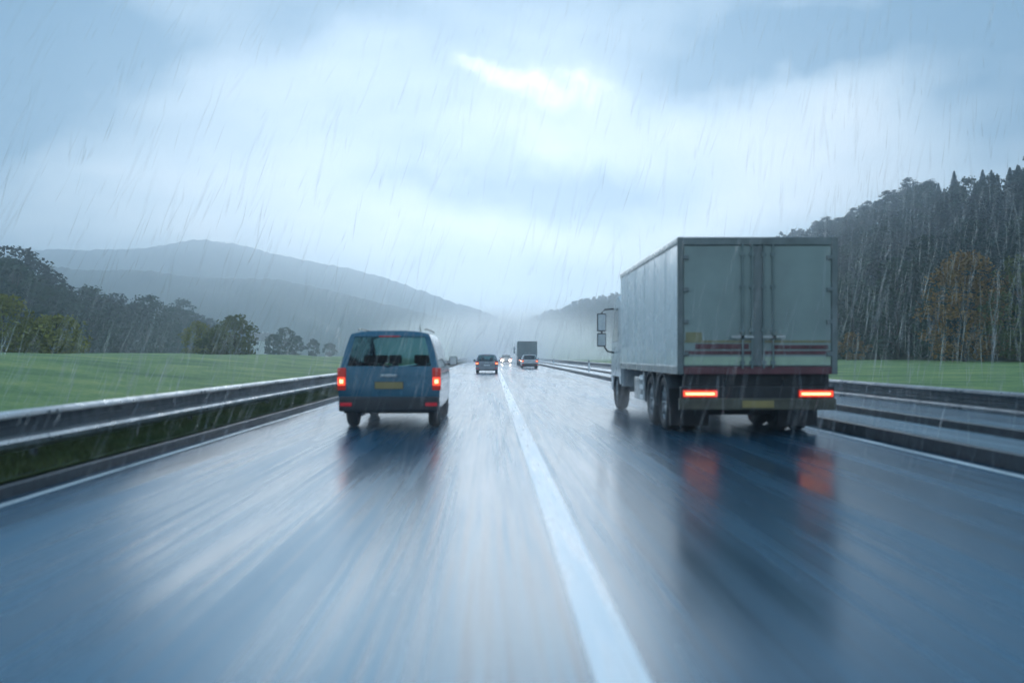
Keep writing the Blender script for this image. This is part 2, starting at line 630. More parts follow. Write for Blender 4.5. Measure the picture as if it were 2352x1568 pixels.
gx = np.concatenate([np.linspace(-1700, -200, 24)[:-1], np.linspace(-200, -40, 50)[:-1], np.linspace(-40, -4.81, 110),
                     [-4.79, 0, 9.0], np.linspace(9.3, 60, 90), np.linspace(60, 1700, 26)[1:]])
gy = np.concatenate([np.linspace(-200, -10, 15)[:-1], np.linspace(-10, 80, 130)[:-1], np.linspace(80, 300, 100)[:-1], np.linspace(300, 2200, 60)])
ground = link('ground', grid_mesh('ground', gx, gy, meadow_z), M['grass'], smooth=True)
tag(ground, 'green grass meadow on both sides of the road', None, None, 'structure')

M['verge'] = grass_mat('muddy_verge', [(0.36, (0.030, 0.030, 0.020)), (0.5, (0.045, 0.065, 0.025)), (0.66, (0.085, 0.095, 0.040))], 1.2)
verge = link('verge', grid_mesh('verge', np.linspace(-6.75, -4.94, 9), np.linspace(-60, 500, 400), lambda x, y: meadow_z(x, y) + 0.012), M['verge'], smooth=True)
tag(verge, 'muddy grass strip under the left guard rail', None, None, 'structure')

hy = np.concatenate([np.linspace(-150, 800, 140), np.linspace(815, 1650, 50)])
tt = np.concatenate([np.linspace(-0.03, 1.0, 44), np.linspace(1.15, 4.0, 12)])
HY, HT = np.meshgrid(hy, tt, indexing='ij')
xr_, hr_ = ridge_at(HY)
HX = foot_at(HY) + HT * (xr_ - foot_at(HY))
HZ = hill_z(HX, HY)
HZ = np.where(HT < 0, 0.1, HZ)
idx = np.arange(HX.size).reshape(HX.shape)
hill = link('hill', np_mesh('hill', np.stack([HX.ravel(), HY.ravel(), HZ.ravel()], 1),
                            np.stack([idx[:-1, :-1].ravel(), idx[:-1, 1:].ravel(), idx[1:, 1:].ravel(), idx[1:, :-1].ravel()], 1)), M['floor'], smooth=True)
tag(hill, 'steep wooded hillside right of the road', None, None, 'structure')


def mountain(name, dist, prof, depth, label, seed):
    """a far ridge: prof = (bearing, height) pairs along its crest"""
    px = np.array([p[0] for p in prof], float)
    py = np.array([p[1] for p in prof], float)
    n = 800
    b = np.linspace(px[0], px[-1], n)
    h = np.interp(b, px, py)
    k = np.ones(31) / 31
    h = np.convolve(np.pad(h, 15, 'edge'), k, 'valid')
    X = (b - 1131) / F * dist
    H = (815 - h) / F * dist + HC
    r = np.random.default_rng(seed)
    H = H + np.convolve(r.normal(0, 1, n + 24), np.ones(25) / 25, 'valid') * dist * 0.002 + np.convolve(r.normal(0, 1, n + 2), np.ones(3) / 3, 'valid') * dist * 0.0009
    tv = np.concatenate([np.linspace(-1, 0, 34), np.linspace(0.1, 1, 8)])
    V = []
    for t in tv:
        prof_ = 1 - abs(t) ** 1.35
        yy = dist + t * depth
        zz_ = np.maximum(H * prof_ + wob(X, yy + 0 * X, dist * .03, seed) * H * 0.10 * (1 - prof_) * 2 * (abs(t) < 1), -2)
        V.append(np.stack([X * (1 + t * depth / dist * 0.6), np.full(n, yy), zz_ - (2 if abs(t) >= 0.999 else 0)], 1))
    V = np.array(V)
    i = np.arange(V.shape[0] * n).reshape(V.shape[0], n)
    me = np_mesh(name, V.reshape(-1, 3), np.stack([i[:-1, :-1].ravel(), i[:-1, 1:].ravel(), i[1:, 1:].ravel(), i[1:, :-1].ravel()], 1))
    o = link(name, me, M['mount'], smooth=True)
    return tag(o, label, None, None, 'structure')


mountain('mountain', 1250, [(-900, 640), (-500, 600), (-200, 590), (0, 582), (120, 572), (250, 576), (340, 572), (400, 556), (455, 549), (520, 556),
                            (570, 570), (660, 590), (760, 608), (860, 630), (960, 664), (1060, 700), (1180, 740), (1320, 780), (1500, 812)], 330,
         'far blue mountain with a rounded summit', 3)
mountain('mountain', 760, [(-900, 560), (-400, 585), (-100, 595), (60, 606), (200, 622), (330, 620), (420, 634), (520, 640), (620, 636), (720, 660), (830, 684),
                            (950, 712), (1060, 748), (1150, 790), (1230, 814)], 190,
         'lower darker wooded ridge in front of the rounded mountain', 5)

# ------------------------------------------------------------------ road
ROAD_L, ROAD_R = -4.75, 6.33
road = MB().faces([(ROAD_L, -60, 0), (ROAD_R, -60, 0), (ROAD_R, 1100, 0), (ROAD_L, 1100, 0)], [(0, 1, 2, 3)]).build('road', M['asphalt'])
tag(road, 'wet asphalt motorway carriageway mirroring the sky', None, None, 'structure')


def strip(name, x0, x1, y0, y1, z, mat, parent):
    return MB().faces([(x0, y0, z), (x1, y0, z), (x1, y1, z), (x0, y1, z)], [(0, 1, 2, 3)]).build(name, mat, parent)


strip('lane_line', 0.44, 0.68, -60, 900, 0.004, M['line'], road)
strip('edge_line', 6.02, 6.16, -60, 900, 0.004, M['line'], road)
strip('edge_line', -4.60, -4.53, -60, 900, 0.004, M['line'], road)

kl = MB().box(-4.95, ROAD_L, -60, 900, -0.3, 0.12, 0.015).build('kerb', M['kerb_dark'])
tag(kl, 'dark wet kerb strip along the left road edge', None, None, 'structure')
kr = MB().extrude_y([(6.33, -0.3), (6.33, 0.19), (6.345, 0.2), (6.42, 0.2), (6.42, 0.196), (7.55, 0.196), (7.55, 0.31), (7.565, 0.32), (7.64, 0.32), (7.64, 0.316), (9.45, 0.316), (9.45, -0.3)], -60, 900).build('kerb', M['kerb_dark'])  # dark colour paints the shade of the step faces
M['shoulder'] = asphalt('wet_skylit_shoulder', (0.17, 0.22, 0.25), 0.14, 0.3)  # pale colour paints sky light onto the step tops
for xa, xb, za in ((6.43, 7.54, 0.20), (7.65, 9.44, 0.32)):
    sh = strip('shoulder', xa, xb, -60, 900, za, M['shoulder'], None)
    tag(sh, 'wet concrete shoulder on top of the kerb step, sky light painted in pale', None, None, 'structure')
tag(kr, 'stepped wet concrete shoulder with shade painted on its faces along the right road edge', None, None, 'structure')


# ------------------------------------------------------------------ guard rails
LOWER = [(.02, .265), (.07, .28), (.135, .335), (.145, .395), (.125, .435), (.02, .458)]
UPPER = [(.015, .655), (.085, .665), (.105, .69), (.095, .725), (.02, .752)]


def rail_profile(pts, sx, z0, th=0.012, push=0.0):
    back = [(x - th, z) for x, z in reversed(pts)]
    return [(sx * (x + push), z + z0) for x, z in pts + back]


def guard_rail(x, sx, z0, y_first, step, label, n_near, n_far, mat):
    t = empty('guard_rail', (x, 0, 0))
    tag(t, label, 'guard rail')
    lo, up = rail_profile(LOWER, sx, z0), rail_profile(UPPER, sx, z0)
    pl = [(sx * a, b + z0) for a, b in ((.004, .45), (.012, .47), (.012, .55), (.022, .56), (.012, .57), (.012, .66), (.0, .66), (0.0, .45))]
    seg = [MB().extrude_y(p, 0, step - 0.006).mesh('beam') for p in (lo, up)]
    segp = MB().extrude_y(pl, 0, step - 0.006).mesh('recess_shade_strip')  # dark strip between the beams, recess shade put into its colour
    ov = [MB().extrude_y(rail_profile(q, sx, z0, push=.006), -0.16, 0.16).mesh('beam_splice') for q in (LOWER, UPPER)]
    post = MB().box(-sx * 0.14 - 0.03, -sx * 0.14 + 0.03, -0.05, 0.05, -0.05, 0.70 + z0, 0.006).mesh('post')
    spacer = MB().box(min(-sx * .112, -sx * .013), max(-sx * .112, -sx * .013), -0.05, 0.05, 0.52 + z0, 0.60 + z0, 0.004).mesh('spacer')
    bolt = MB().lathe_x([(0, .022), (sx * .014, .018), (sx * .016, .001)], (0, 0, 0), 8).mesh('bolt')
    y = y_first - 4 * step
    for k in range(n_near):
        for q in (0, 1):
            b = link('beam', seg[q], M[mat], t, loc=(0, y, 0))
            sp = link('beam_splice', ov[q], M[mat], b)
            if k < 9:
                for dy in (-.1, .1):
                    for (bx2, bz2) in (((.150, .37),) if q == 0 else ((.108, .70),)):
                        link('bolt', bolt, M['galv_dark'], b, loc=(sx * bx2, dy, bz2 + z0))
        link('recess_shade_strip', segp, M['galv_dark'], t, loc=(0, y, 0))
        p = link('post', post, M['galv_dark'], t, loc=(0, y, 0))
        link('spacer', spacer, M['galv_dark'], p)
        y += step
    for p in (lo, up):
        MB().extrude_y(p, y, 900).build('beam', M[mat], t)
    MB().extrude_y(pl, y, 900).build('recess_shade_strip', M['galv_dark'], t)
    m = MB()
    for k in range(n_far):
        m.box(-sx * 0.14 - 0.03, -sx * 0.14 + 0.03, y - .05, y + .05, -0.05, 0.70 + z0)
        y += step
    o = m.build('far_posts', M['galv_dark'], t)
    tag(o, None, None, None, 'stuff')
    return t


guard_rail(-5.62, 1, 0.0, 11.2, 5.8, 'galvanised steel guard rail along the grass on the left side of the road', 20, 60, 'galv')
guard_rail(9.40, -1, -0.02, 12.0, 5.8, 'steel guard rail with shade painted in, behind the stepped shoulder on the right side', 24, 60, 'galv_shade')


def delineator(x, y, z, label):
    t = empty('delineator_post', (x, y, z))
    tag(t, label, 'road post', 'white delineator posts by the right rail')
    MB().extrude_y([(-.06, -0.02), (.06, -0.02), (.06, .82), (.0, .95), (-.06, .88)], -0.05, 0.05).build('post', M['white_post'], t)
    MB().box(-.064, .064, -.054, .054, .62, .76).build('black_band', M['black'], t)
    MB().box(-.025, .025, -.060, -.055, .64, .74).build('reflector', M['white_post'], t)


delineator(7.35, 68, 0.2, 'white roadside post in front of the right rail, the nearer one beside the truck cab')
delineator(7.35, 107, 0.2, 'white roadside post in front of the right rail, farther away towards the spray')


# ------------------------------------------------------------------ wheels
def wheel(parent, x, y, r, w, side, spokes=5):
    """side = +1 when the outer face points to +x"""
    h = w / 2
    tyre = MB().lathe_x([(-h * .6, r * .62), (-h * .95, r * .68), (-h, r * .82), (-h * .85, r * .95), (-h * .55, r), (h * .55, r), (h * .85, r * .95), (h, r * .82), (h * .95, r * .68), (h * .6, r * .62)],
                        (0, 0, 0), 30).build('wheel', M['rubber'], parent, True, (x, y, r))
    m = MB()
    m.lathe_x([(side * h * .75, r * .66), (side * h * .6, r * .60), (side * h * .35, r * .5), (side * h * .45, r * .2), (side * h * .6, r * .14), (side * h * .6, 0.002)], (0, 0, 0), 24)
    for k in range(spokes):
        a = 2 * math.pi * k / spokes
        m.tube([(side * h * .5, math.cos(a) * r * .12, math.sin(a) * r * .12), (side * h * .55, math.cos(a) * r * .58, math.sin(a) * r * .58)], r * .06, 6)
    m.build('rim', M['rim'], tyre, True)
    return tyre


# ------------------------------------------------------------------ cars: a lofted shell with real openings for glass
def interp(pts, v):
    return float(np.interp(v, [p[0] for p in pts], [p[1] for p in pts]))


def make_car(name, loc, spec):
    """local frame: x right, y forwards from the tail, z up"""
    t = empty(name, loc, spec.get('rz', 0))
    hw, zt, yr, Lg = spec['hw'], spec['ztop'], spec['yrear'], spec['L']
    H, belt, sill = spec['H'], spec['belt'], spec['sill']
    zs = spec['loop']                       # heights going up one side
    half = [(interp(hw, z), z) for z in zs]
    top_hw = half[-1][0]
    roof = [(top_hw * .86, H - .035), (top_hw * .6, H - .008), (top_hw * .3, H), (0, H)]
    right = half + roof
    loop = right + [(-x, z) for x, z in reversed(right[:-1])]
    ys = spec['ys']
    rows = []
    for j, y0 in enumerate(ys):
        row = []
        for (x, z) in loop:
            yy = y0 + interp(yr, z) * max(0, 1 - y0 / 1.2)
            ztop = interp(zt, yy)
            z2 = z if z <= belt else belt + (z - belt) * (ztop - belt) / (H - belt)
            if ztop < belt:
                z2 = min(z, sill + (min(z, belt) - sill) * (ztop - sill) / (belt - sill)) if z <= belt else ztop + (z - belt) * 0.04
            nose = 1 - spec.get('nose', 0.12) * max(0, (y0 - (Lg - 1.0)) / 1.0) ** 2
            row.append((x * nose, yy, z2))
        rows.append(row)
    n = len(loop)
    w0, w1 = spec['windscreen']              # station indices that the windscreen spans
    nh = len(half)
    body, ws = MB(), MB()
    V = [p for r in rows for p in r]
    bf, wf = [], []
    for j in range(len(rows) - 1):
        for k in range(n - 1):
            q = (j * n + k, j * n + k + 1, (j + 1) * n + k + 1, (j + 1) * n + k)
            (wf if (w0 <= j < w1 and nh - 1 <= k < n - nh) else bf).append(q)
    last = (len(rows) - 1) * n
    bf.append(tuple(last + k for k in range(n)))
    body.faces(V, bf)
    bmesh.ops.remove_doubles(body.bm, verts=body.bm.verts, dist=0.0005)
    bo = body.build('body', M[spec['paint']], t, True)
    used = sorted({i for q in wf for i in q})
    mp = {i: a for a, i in enumerate(used)}
    ws.faces([V[i] for i in used], [tuple(mp[i] for i in q) for q in wf]).build('windscreen', M['glass'], t, True)
    # tailgate with its window opening
    zr = spec['tail_rows']
    cols = spec['tail_cols']
    wz0, wz1, ws_ = spec['window']
    tg = MB()
    VV, FF = [], []
    for z in zr:
        hwz = interp(hw, z) if z <= half[-1][1] else float(np.interp(z, [p[1] for p in right[nh - 1:]], [p[0] for p in right[nh - 1:]]))
        for s in cols:
            VV.append((s * hwz, interp(yr, z) - 0.02 * (1 - s * s) - 0.001, z))
    nc = len(cols)
    for i in range(len(zr) - 1):
        for k in range(nc - 1):
            zc, sc = (zr[i] + zr[i + 1]) / 2, (cols[k] + cols[k + 1]) / 2
            if wz0 < zc < wz1 and abs(sc) < ws_:
                continue
            FF.append((i * nc + k, i * nc + k + 1, (i + 1) * nc + k + 1, (i + 1) * nc + k))
    tgo = tg.faces(VV, FF).build('tailgate', M[spec['paint']], t, True)
    GV, GF = [], []
    gz = [z for z in zr if wz0 - 1e-6 <= z <= wz1 + 1e-6]
    gs = [s for s in cols if abs(s) <= ws_ + 1e-6]
    for z in gz:
        hwz = interp(hw, z) if z <= half[-1][1] else half[-1][0]
        for s in gs:
            GV.append((s * hwz, interp(yr, z) - 0.02 * (1 - s * s) + 0.004, z))
    for i in range(len(gz) - 1):
        for k in range(len(gs) - 1):
            GF.append((i * len(gs) + k, i * len(gs) + k + 1, (i + 1) * len(gs) + k + 1, (i + 1) * len(gs) + k))
    MB().faces(GV, GF).build('rear_window', M['glass'], tgo, True)
    # floor and underbody
    MB().box(-half[0][0] * .96, half[0][0] * .96, 0.1, Lg - 0.15, sill - .06, sill + 0.02, 0.01).build('underbody', M['chassis'], t)
    # side windows, proud of the sides
    for sx in (1, -1):
        for (ya, yb) in spec['side_windows']:
            za, zb = spec['side_z']
            m = MB()
            vv = []
            for z in np.linspace(za, zb, 4):
                for y in (ya, yb):
                    yq = y - (spec.get('slant', 0) * (z - za) if y == yb and yb == spec['side_windows'][-1][1] else 0)
                    vv.append((sx * (interp(hw, z) + 0.004), yq, z))
            m.faces(vv, [(2 * i, 2 * i + 1, 2 * i + 3, 2 * i + 2) for i in range(3)])
            m.build('side_window', M['tint'], t)
        # mirror
        my, mz = spec['mirror']
        mo = MB().box(sx * (interp(hw, mz) + .16) - .09, sx * (interp(hw, mz) + .16) + .09, my - .05, my + .07, mz - .10, mz + .10, 0.035, 3).build('door_mirror', M['black'], t, True)
        MB().box(min(sx * interp(hw, mz), sx * (interp(hw, mz) + .09)) - .01, max(sx * interp(hw, mz), sx * (interp(hw, mz) + .09)) - .01, my, my + .05, mz - .09, mz - .05, .008).build('mirror_arm', M['black'], mo)
        MB().box(sx * (interp(hw, mz) + .16) - .075, sx * (interp(hw, mz) + .16) + .075, my - .056, my - .051, mz - .085, mz + .085).build('mirror_glass', M['mirror'], mo)
    # bumper
    bz0, bz1 = spec['bumper']
    bh = interp(hw, (bz0 + bz1) / 2)
    bp = MB().box(-bh - .01, bh + .01, -0.07, 0.35, bz0, bz1, 0.05, 3).build('rear_bumper', M[spec['bumper_mat']], t, True)
    for sx in (1, -1):
        MB().box(sx * bh * .86 - .11, sx * bh * .86 + .11, -0.078, -0.06, (bz0 + bz1) / 2 - .035, (bz0 + bz1) / 2 + .03, 0.006).build('reflector', M['reflector'], bp)
    # tail lamps
    lz0, lz1, lx0, lx1, lit0, lit1 = spec['lamp']
    for sx in (1, -1):
        xa, xb = sorted((sx * lx0, sx * lx1))
        ym = interp(yr, (lz0 + lz1) / 2)
        lm = MB().box(xa, xb, ym - 0.035, ym + 0.16, lz0, lz1, 0.025, 3).build('tail_lamp', M['lamp_lens'], t, True)
        MB().box(xa + .012, xb - .012, ym - 0.043, ym - 0.03, lit0, lit1, 0.006).build('lit_lens', M['lamp_lit'], lm)
        MB().box(xa + .05, xb - .05, ym - 0.050, ym - 0.045, lit0 + .04, lit1 - .04, 0.002).build('bulb_glow', M['lamp_core'], lm)
    # plate, handle, wiper, high brake lamp
    pz, pw, ph = spec['plate']
    yp = interp(yr, pz) - .021
    pl = MB().box(-pw / 2 - .012, pw / 2 + .012, yp - .012, yp, pz - ph / 2 - .012, pz + ph / 2 + .012, .004).build('plate_holder', M['black'], tgo)
    MB().box(-pw / 2, pw / 2, yp - .018, yp - .013, pz - ph / 2, pz + ph / 2, .002).build('number_plate', M[spec.get('plate_mat', 'plate')], pl)
    MB().box(-.15, .15, yp - .035, yp - .002, pz + ph / 2 + .10, pz + ph / 2 + .15, .012).build('handle_strip', M['alu'], tgo)
    zw = wz0 + .02
    MB().tube([(0.0, interp(yr, zw) - .06, zw - .03), (-.18, interp(yr, zw + .03) - .045, zw + .03), (-.48, interp(yr, zw + .05) - .04, zw + .05)], [.016, .011, .007], 6).build('rear_wiper', M['black'], tgo)
    zb = wz1 + .004
    MB().box(-top_hw * .92, top_hw * .92, interp(yr, zb) - .10, interp(yr, zb) + .02, zb, zb + .035, .012).build('roof_spoiler', M[spec['paint']], tgo)
    MB().box(-.2, .2, interp(yr, zb) - .105, interp(yr, zb) - .099, zb + .008, zb + .026).build('high_brake_lamp', M['reflector'], tgo)
    # seats
    for (sxp, yy) in spec['seats']:
        s = MB().box(sxp - .23, sxp + .23, yy, yy + .14, sill + .1, belt + .10, .05, 3).build('seat', M['seat'], t, True)
        MB().box(sxp - .13, sxp + .13, yy + .02, yy + .11, belt + .14, belt + .32, .04, 3).build('headrest', M['seat'], s, True)
        MB().box(sxp - .06, sxp + .06, yy + .05, yy + .07, belt + .08, belt + .16).build('headrest_post', M['black'], s)
    wr, ww, wx, wys = spec['wheels']
    for y in wys:
        for sx in (1, -1):
            wheel(t, sx * wx, y, wr, ww, sx)
    return t


van_spec = dict(
    hw=[(.36, .90), (.55, .945), (.85, .955), (1.08, .94), (1.2, .915), (1.5, .84), (1.72, .775), (1.80, .735)],
    ztop=[(0, 1.85), (.5, 1.865), (2.9, 1.865), (3.35, 1.80), (4.1, 1.16), (4.6, 1.0), (4.9, .80)],
    yrear=[(.3, .02), (.7, .0), (1.1, .02), (1.25, .05), (1.72, .17), (1.9, .22)], L=4.9, H=1.865, belt=1.08, sill=.36,
    loop=[.36, .45, .55, .7, .85, 1.0, 1.08, 1.2, 1.35, 1.5, 1.62, 1.72, 1.80],
    ys=[0, .15, .4, .9, 1.6, 2.3, 2.9, 3.3, 3.6, 3.9, 4.15, 4.45, 4.7, 4.84, 4.9], windscreen=(7, 10), paint='blue',
    tail_rows=[.42, .55, .7, .85, 1.0, 1.1, 1.19, 1.23, 1.35, 1.5, 1.62, 1.70, 1.73, 1.80, 1.84, 1.862],
    tail_cols=[-1, -.97, -.9, -.86, -.82, -.6, -.3, 0, .3, .6, .82, .86, .9, .97, 1], window=(1.19, 1.73, .86),
    side_windows=[(.35, 1.25), (1.32, 2.35), (2.45, 3.55)], side_z=(1.16, 1.66), slant=.55, mirror=(3.45, 1.27),
    bumper=(.34, .62), bumper_mat='black', lamp=(.74, 1.16, .81, .972, .83, .98), plate=(.83, .52, .12),
    seats=[(-.5, 1.05), (0, 1.05), (.5, 1.05), (-.45, 2.55), (.45, 2.55)], wheels=(.335, .22, .80, (.92, 3.95)))
van = make_car('van', (-1.94, 16.75, 0), van_spec)
tag(van, 'blue passenger van with lit tail lights driving in the left lane', 'van')
for sx in (1, -1):
    MB().tube([(sx * .64, .5, 1.885), (sx * .65, .7, 1.905), (sx * .65, 2.8, 1.905), (sx * .64, 3.0, 1.885)], .014, 6).build('roof_rail', M['black'], van)
MB().tube([(.55, .5, 1.86), (.55, .36, 1.98)], [.012, .004], 6).build('aerial', M['black'], van)
MB().tube([(-.5, .3, .29), (-.5, -.03, .28)], .028, 8).build('exhaust_pipe', M['galv_dark'], van)

hatch = dict(
    hw=[(.28, .80), (.45, .84), (.75, .86), (.9, .85), (1.2, .73), (1.38, .64), (1.42, .60)],
    ztop=[(0, 1.44), (.5, 1.45), (1.9, 1.46), (2.3, 1.42), (3.05, 1.0), (3.7, .88), (4.1, .68)],
    yrear=[(.25, .03), (.6, .0), (.9, .03), (1.38, .42), (1.46, .5)], L=4.1, H=1.46, belt=.9, sill=.28,
    loop=[.28, .4, .55, .75, .9, 1.05, 1.2, 1.32, 1.38, 1.42],
    ys=[0, .15, .4, .8, 1.3, 1.8, 2.2, 2.6, 3.0, 3.4, 3.8, 4.0, 4.1], windscreen=(6, 8), paint='grey_car',
    tail_rows=[.36, .5, .7, .85, .93, 1.05, 1.2, 1.35, 1.41, 1.455], tail_cols=[-1, -.95, -.86, -.5, 0, .5, .86, .95, 1], window=(.93, 1.35, .86),
    side_windows=[(.6, 1.4), (1.48, 2.7)], side_z=(.94, 1.32), slant=.9, mirror=(2.7, .96),
    bumper=(.26, .52), bumper_mat='grey_car', lamp=(.66, .92, .62, .85, .70, .82), plate=(.62, .48, .11), plate_mat='white_post',
    seats=[(-.36, .9), (.36, .9), (-.36, 1.75), (.36, 1.75)], wheels=(.30, .19, .73, (.65, 3.2)))
c1 = make_car('car', (-0.42, 67.5, 0), hatch)
tag(c1, 'small grey hatchback in the left lane ahead of the blue van', 'car')
h2 = dict(hatch, paint='pale_car', bumper_mat='black')
c2 = make_car('car', (3.85, 92, 0), h2)
tag(c2, 'pale small car in the right lane just behind the far box truck', 'car')
# far car seen through the spray, lamps only bright points
far = make_car('car', (2.15, 140, 0), dict(hatch, paint='pale_car'))
tag(far, 'far car with two glaring white lamps in the spray between the lanes', 'car')
for sx in (-.66, .66):
    MB().box(sx - .10, sx + .10, -.09, -.045, .48, .62, .02).build('bright_lamp', M['head'], far)


# ------------------------------------------------------------------ trucks
def make_truck(name, loc, W, HB, z_b, LB, rear_mat, side_mat, marks=True):
    """rigid box truck, local frame: x right, y forwards from the tail, z up"""
    t = empty(name, loc)
    w = W / 2
    # cargo box: side, roof, front and floor panels, rear frame and two doors
    bx = MB()
    bx.box(-w + .02, -w + .06, .04, LB, z_b + .12, HB - .10)
    bx.box(w - .06, w - .02, .04, LB, z_b + .12, HB - .10)
    bx.box(-w + .06, w - .06, LB - .05, LB, z_b + .12, HB - .10)
    bx.box(-w + .06, w - .06, .06, LB - .05, z_b + .02, z_b + .12)
    bx.box(-w + .06, w - .06, .05, LB - .05, HB - .09, HB - .05)
    box_ = bx.build('cargo_box', M[side_mat], t)
    for sx in (1, -1):
        xa, xb = sorted((sx * (w - .075), sx * w))
        MB().box(xa, xb, .03, LB, HB - .12, HB, .02, 3).build('roof_rail', M['alu'], box_, True)
        MB().box(xa, xb, .03, LB, z_b, z_b + .14, .012).build('bottom_rail', M['alu'], box_)
        m = MB()
        for k in range(1, 6):
            yk = k * LB / 6
            m.box(min(sx * (w - .02), sx * (w - .014)), max(sx * (w - .02), sx * (w - .014)), yk - .012, yk + .012, z_b + .15, HB - .13)
        m.build('side_seams', M[side_mat], box_)
        MB().box(min(sx * w, sx * (w - .10)), max(sx * w, sx * (w - .10)), -.03, .028, z_b, HB - .002, .012).build('corner_post', M['frame'], t)
    MB().box(-w + .10, w - .10, -.028, .028, HB - .14, HB - .004, .01).build('top_frame', M['frame'], t)
    MB().box(-w + .10, w - .10, -.030, .028, z_b, z_b + .13, .01).build('rear_sill', M['red_band' if marks else 'frame'], t)
    for sx in (1, -1):
        xa, xb = sorted((sx * .012, sx * (w - .108)))
        d = MB().box(xa, xb, -.012, .024, z_b + .14, HB - .15, .008).build('rear_door', M[rear_mat], t)
        # lock rods
        for xr in (.10, .26):
            m = MB().tube([(sx * xr, -.045, z_b + .10), (sx * xr, -.045, HB - .12)], .017, 8)
            for zc in (z_b + .2, z_b + .75, z_b + 1.5, HB - .3):
                m.box(sx * xr - .04, sx * xr + .04, -.05, -.013, zc - .03, zc + .03, .006)
            lr = m.build('lock_rod', M['rod'], d)
            MB().box(sx * xr - .02, sx * xr + .20 * sx if sx > 0 else sx * xr + .02, -.075, -.052, z_b + .62, z_b + .66).build('lock_handle', M['alu'], lr) if sx > 0 else \
                MB().box(sx * xr - .20, sx * xr + .02, -.075, -.052, z_b + .62, z_b + .66).build('lock_handle', M['alu'], lr)
        for zc in np.linspace(z_b + .35, HB - .35, 4):
            MB().box(sx * (w - .14) - .05, sx * (w - .14) + .05, -.04, -.014, zc - .035, zc + .035, .008).build('hinge', M['frame'], d)
    # rubber seal down the middle
        if marks:
            xa, xb = sorted((sx * .03, sx * (w - .12)))
            MB().box(xa, xb, -.018, -.0125, z_b + .16, z_b + .30).build('pale_band', M['green_band'], d)
            MB().box(xa, xb if sx > 0 else xa + .0 + (xb - xa), -.0178, -.0125, z_b + .34, z_b + .40).build('red_stripe', M['red_band'], d)
            MB().box(xa, xb, -.0175, -.0125, z_b + .54, z_b + .58).build('ochre_stripe', M['ochre'], d)
    MB().box(-.085, .085, -.022, -.013, z_b + .15, HB - .16, .004).build('door_seal', M['frame'], t)
    if marks:
        MB().box(-w + .14, -w + .42, -.0205, -.0125, z_b + .58, z_b + .72, .003).build('ochre_panel', M['ochre'], t)
        MB().box(-w + .30, -.15, -.0210, -.0125, z_b + .43, z_b + .52, .003).build('red_lettering_panel', M['red_band'], t)
        MB().box(.25, w - .16, -.0210, -.0125, z_b + .43, z_b + .50, .003).build('red_lettering_panel', M['red_band'], t)
    # chassis
    ch = MB()
    for sx in (1, -1):
        ch.box(sx * .43 - .04, sx * .43 + .04, .1, LB + 1.6, z_b - .30, z_b - .03)
    for y in np.arange(.3, LB, 1.2):
        ch.box(-.39, .39, y, y + .08, z_b - .25, z_b - .08)
    for y in np.arange(.15, LB, .8):
        ch.box(-w + .1, w - .1, y, y + .06, z_b - .028, z_b + .018)
    ch.box(-w + .12, w - .12, .06, .14, z_b - .34, z_b - .002)
    ch.build('chassis', M['chassis'], t)
    # lamp bar, lamps
    zl = z_b - .33
    MB().box(-w + .06, w - .06, -.02, .08, zl - .12, zl + .12, .01).build('lamp_panel', M['black'], t)
    for sx in (1, -1):
        xa, xb = sorted((sx * (w - .08), sx * (w - .68)))
        lm = MB().box(xa, xb, -.06, -.021, zl - .07, zl + .07, .015).build('tail_lamp', M['lamp_lens'], t)
        MB().box(xa + .015, xb - .015, -.068, -.061, zl - .045, zl + .045, .003).build('lit_lens', M['lamp_lit'], lm)
        MB().box(xa + .05, xb - .06, -.073, -.069, zl - .02, zl + .015, .001).build('bulb_glow', M['lamp_core'], lm)
    MB().box(-w + .75, w - .75, 1.15, 1.25, .30, z_b - .31, .02).build('underside_shade_panel', M['chassis'], t)  # dark panel added to stand for the shade under the truck
    # underrun bumper
    bu = MB().box(-w + .03, w - .03, -.05, .07, .46, .66, .02).build('underrun_bar', M['bumper' if marks else 'galv_dark'], t)
    for sx in (.5, -.5):
        MB().box(sx - .05, sx + .05, .0, .10, .60, z_b - .1).build('bar_bracket', M['chassis'], bu)
    MB().box(-.27, .27, -.058, -.051, .50, .62).build('number_plate', M['plate'], bu)
    # rear axles with mudguards and flaps
    for y in (1.55, 2.85):
        for sx in (1, -1):
            wheel(t, sx * (w - .19), y, .5, .29, sx, 8)
            wheel(t, sx * (w - .51), y, .5, .29, sx, 8)
        for sx in (1, -1):
            m = MB()
            pr = [(y + math.cos(a) * .60, .5 + math.sin(a) * .57) for a in np.linspace(R(-8), R(188), 12)]
            pr2 = [(y + math.cos(a) * .575, .5 + math.sin(a) * .545) for a in np.linspace(R(188), R(-8), 12)]
            m.extrude_x(pr + pr2, sx * (w - .69), sx * (w - .03))
            m.build('mudguard', M['galv_dark'], t)
        MB().tube([(-w + .4, y, .5), (w - .4, y, .5)], .09, 10).build('axle', M['chassis'], t)
    for sx in (1, -1):
        MB().box(sx * (w - .39) - .36, sx * (w - .39) + .36, .86, .885, .12, .80).build('mud_flap', M['rubber'], t)
    # side gear: tank / step box, side guards
    for sx in (1, -1):
        xa, xb = sorted((sx * (w - .06), sx * (w - .52)))
        MB().box(xa, xb, 4.1, 5.0, .42, .92, .05, 3).build('fuel_tank', M['alu'], t, True)
        m = MB()
        for z in (.50, .72, .92):
            m.box(min(sx * (w - .06), sx * (w - .02)), max(sx * (w - .06), sx * (w - .02)), 3.6, 4.05, z - .05, z + .05, .008)
        m.box(min(sx * (w - .09), sx * (w - .061)), max(sx * (w - .09), sx * (w - .061)), 3.75, 3.83, .45, z_b - .03)
        m.build('side_guard', M['box_white'], t)
    # cab
    yc = LB + .12
    cb = MB()
    cw = w - .05
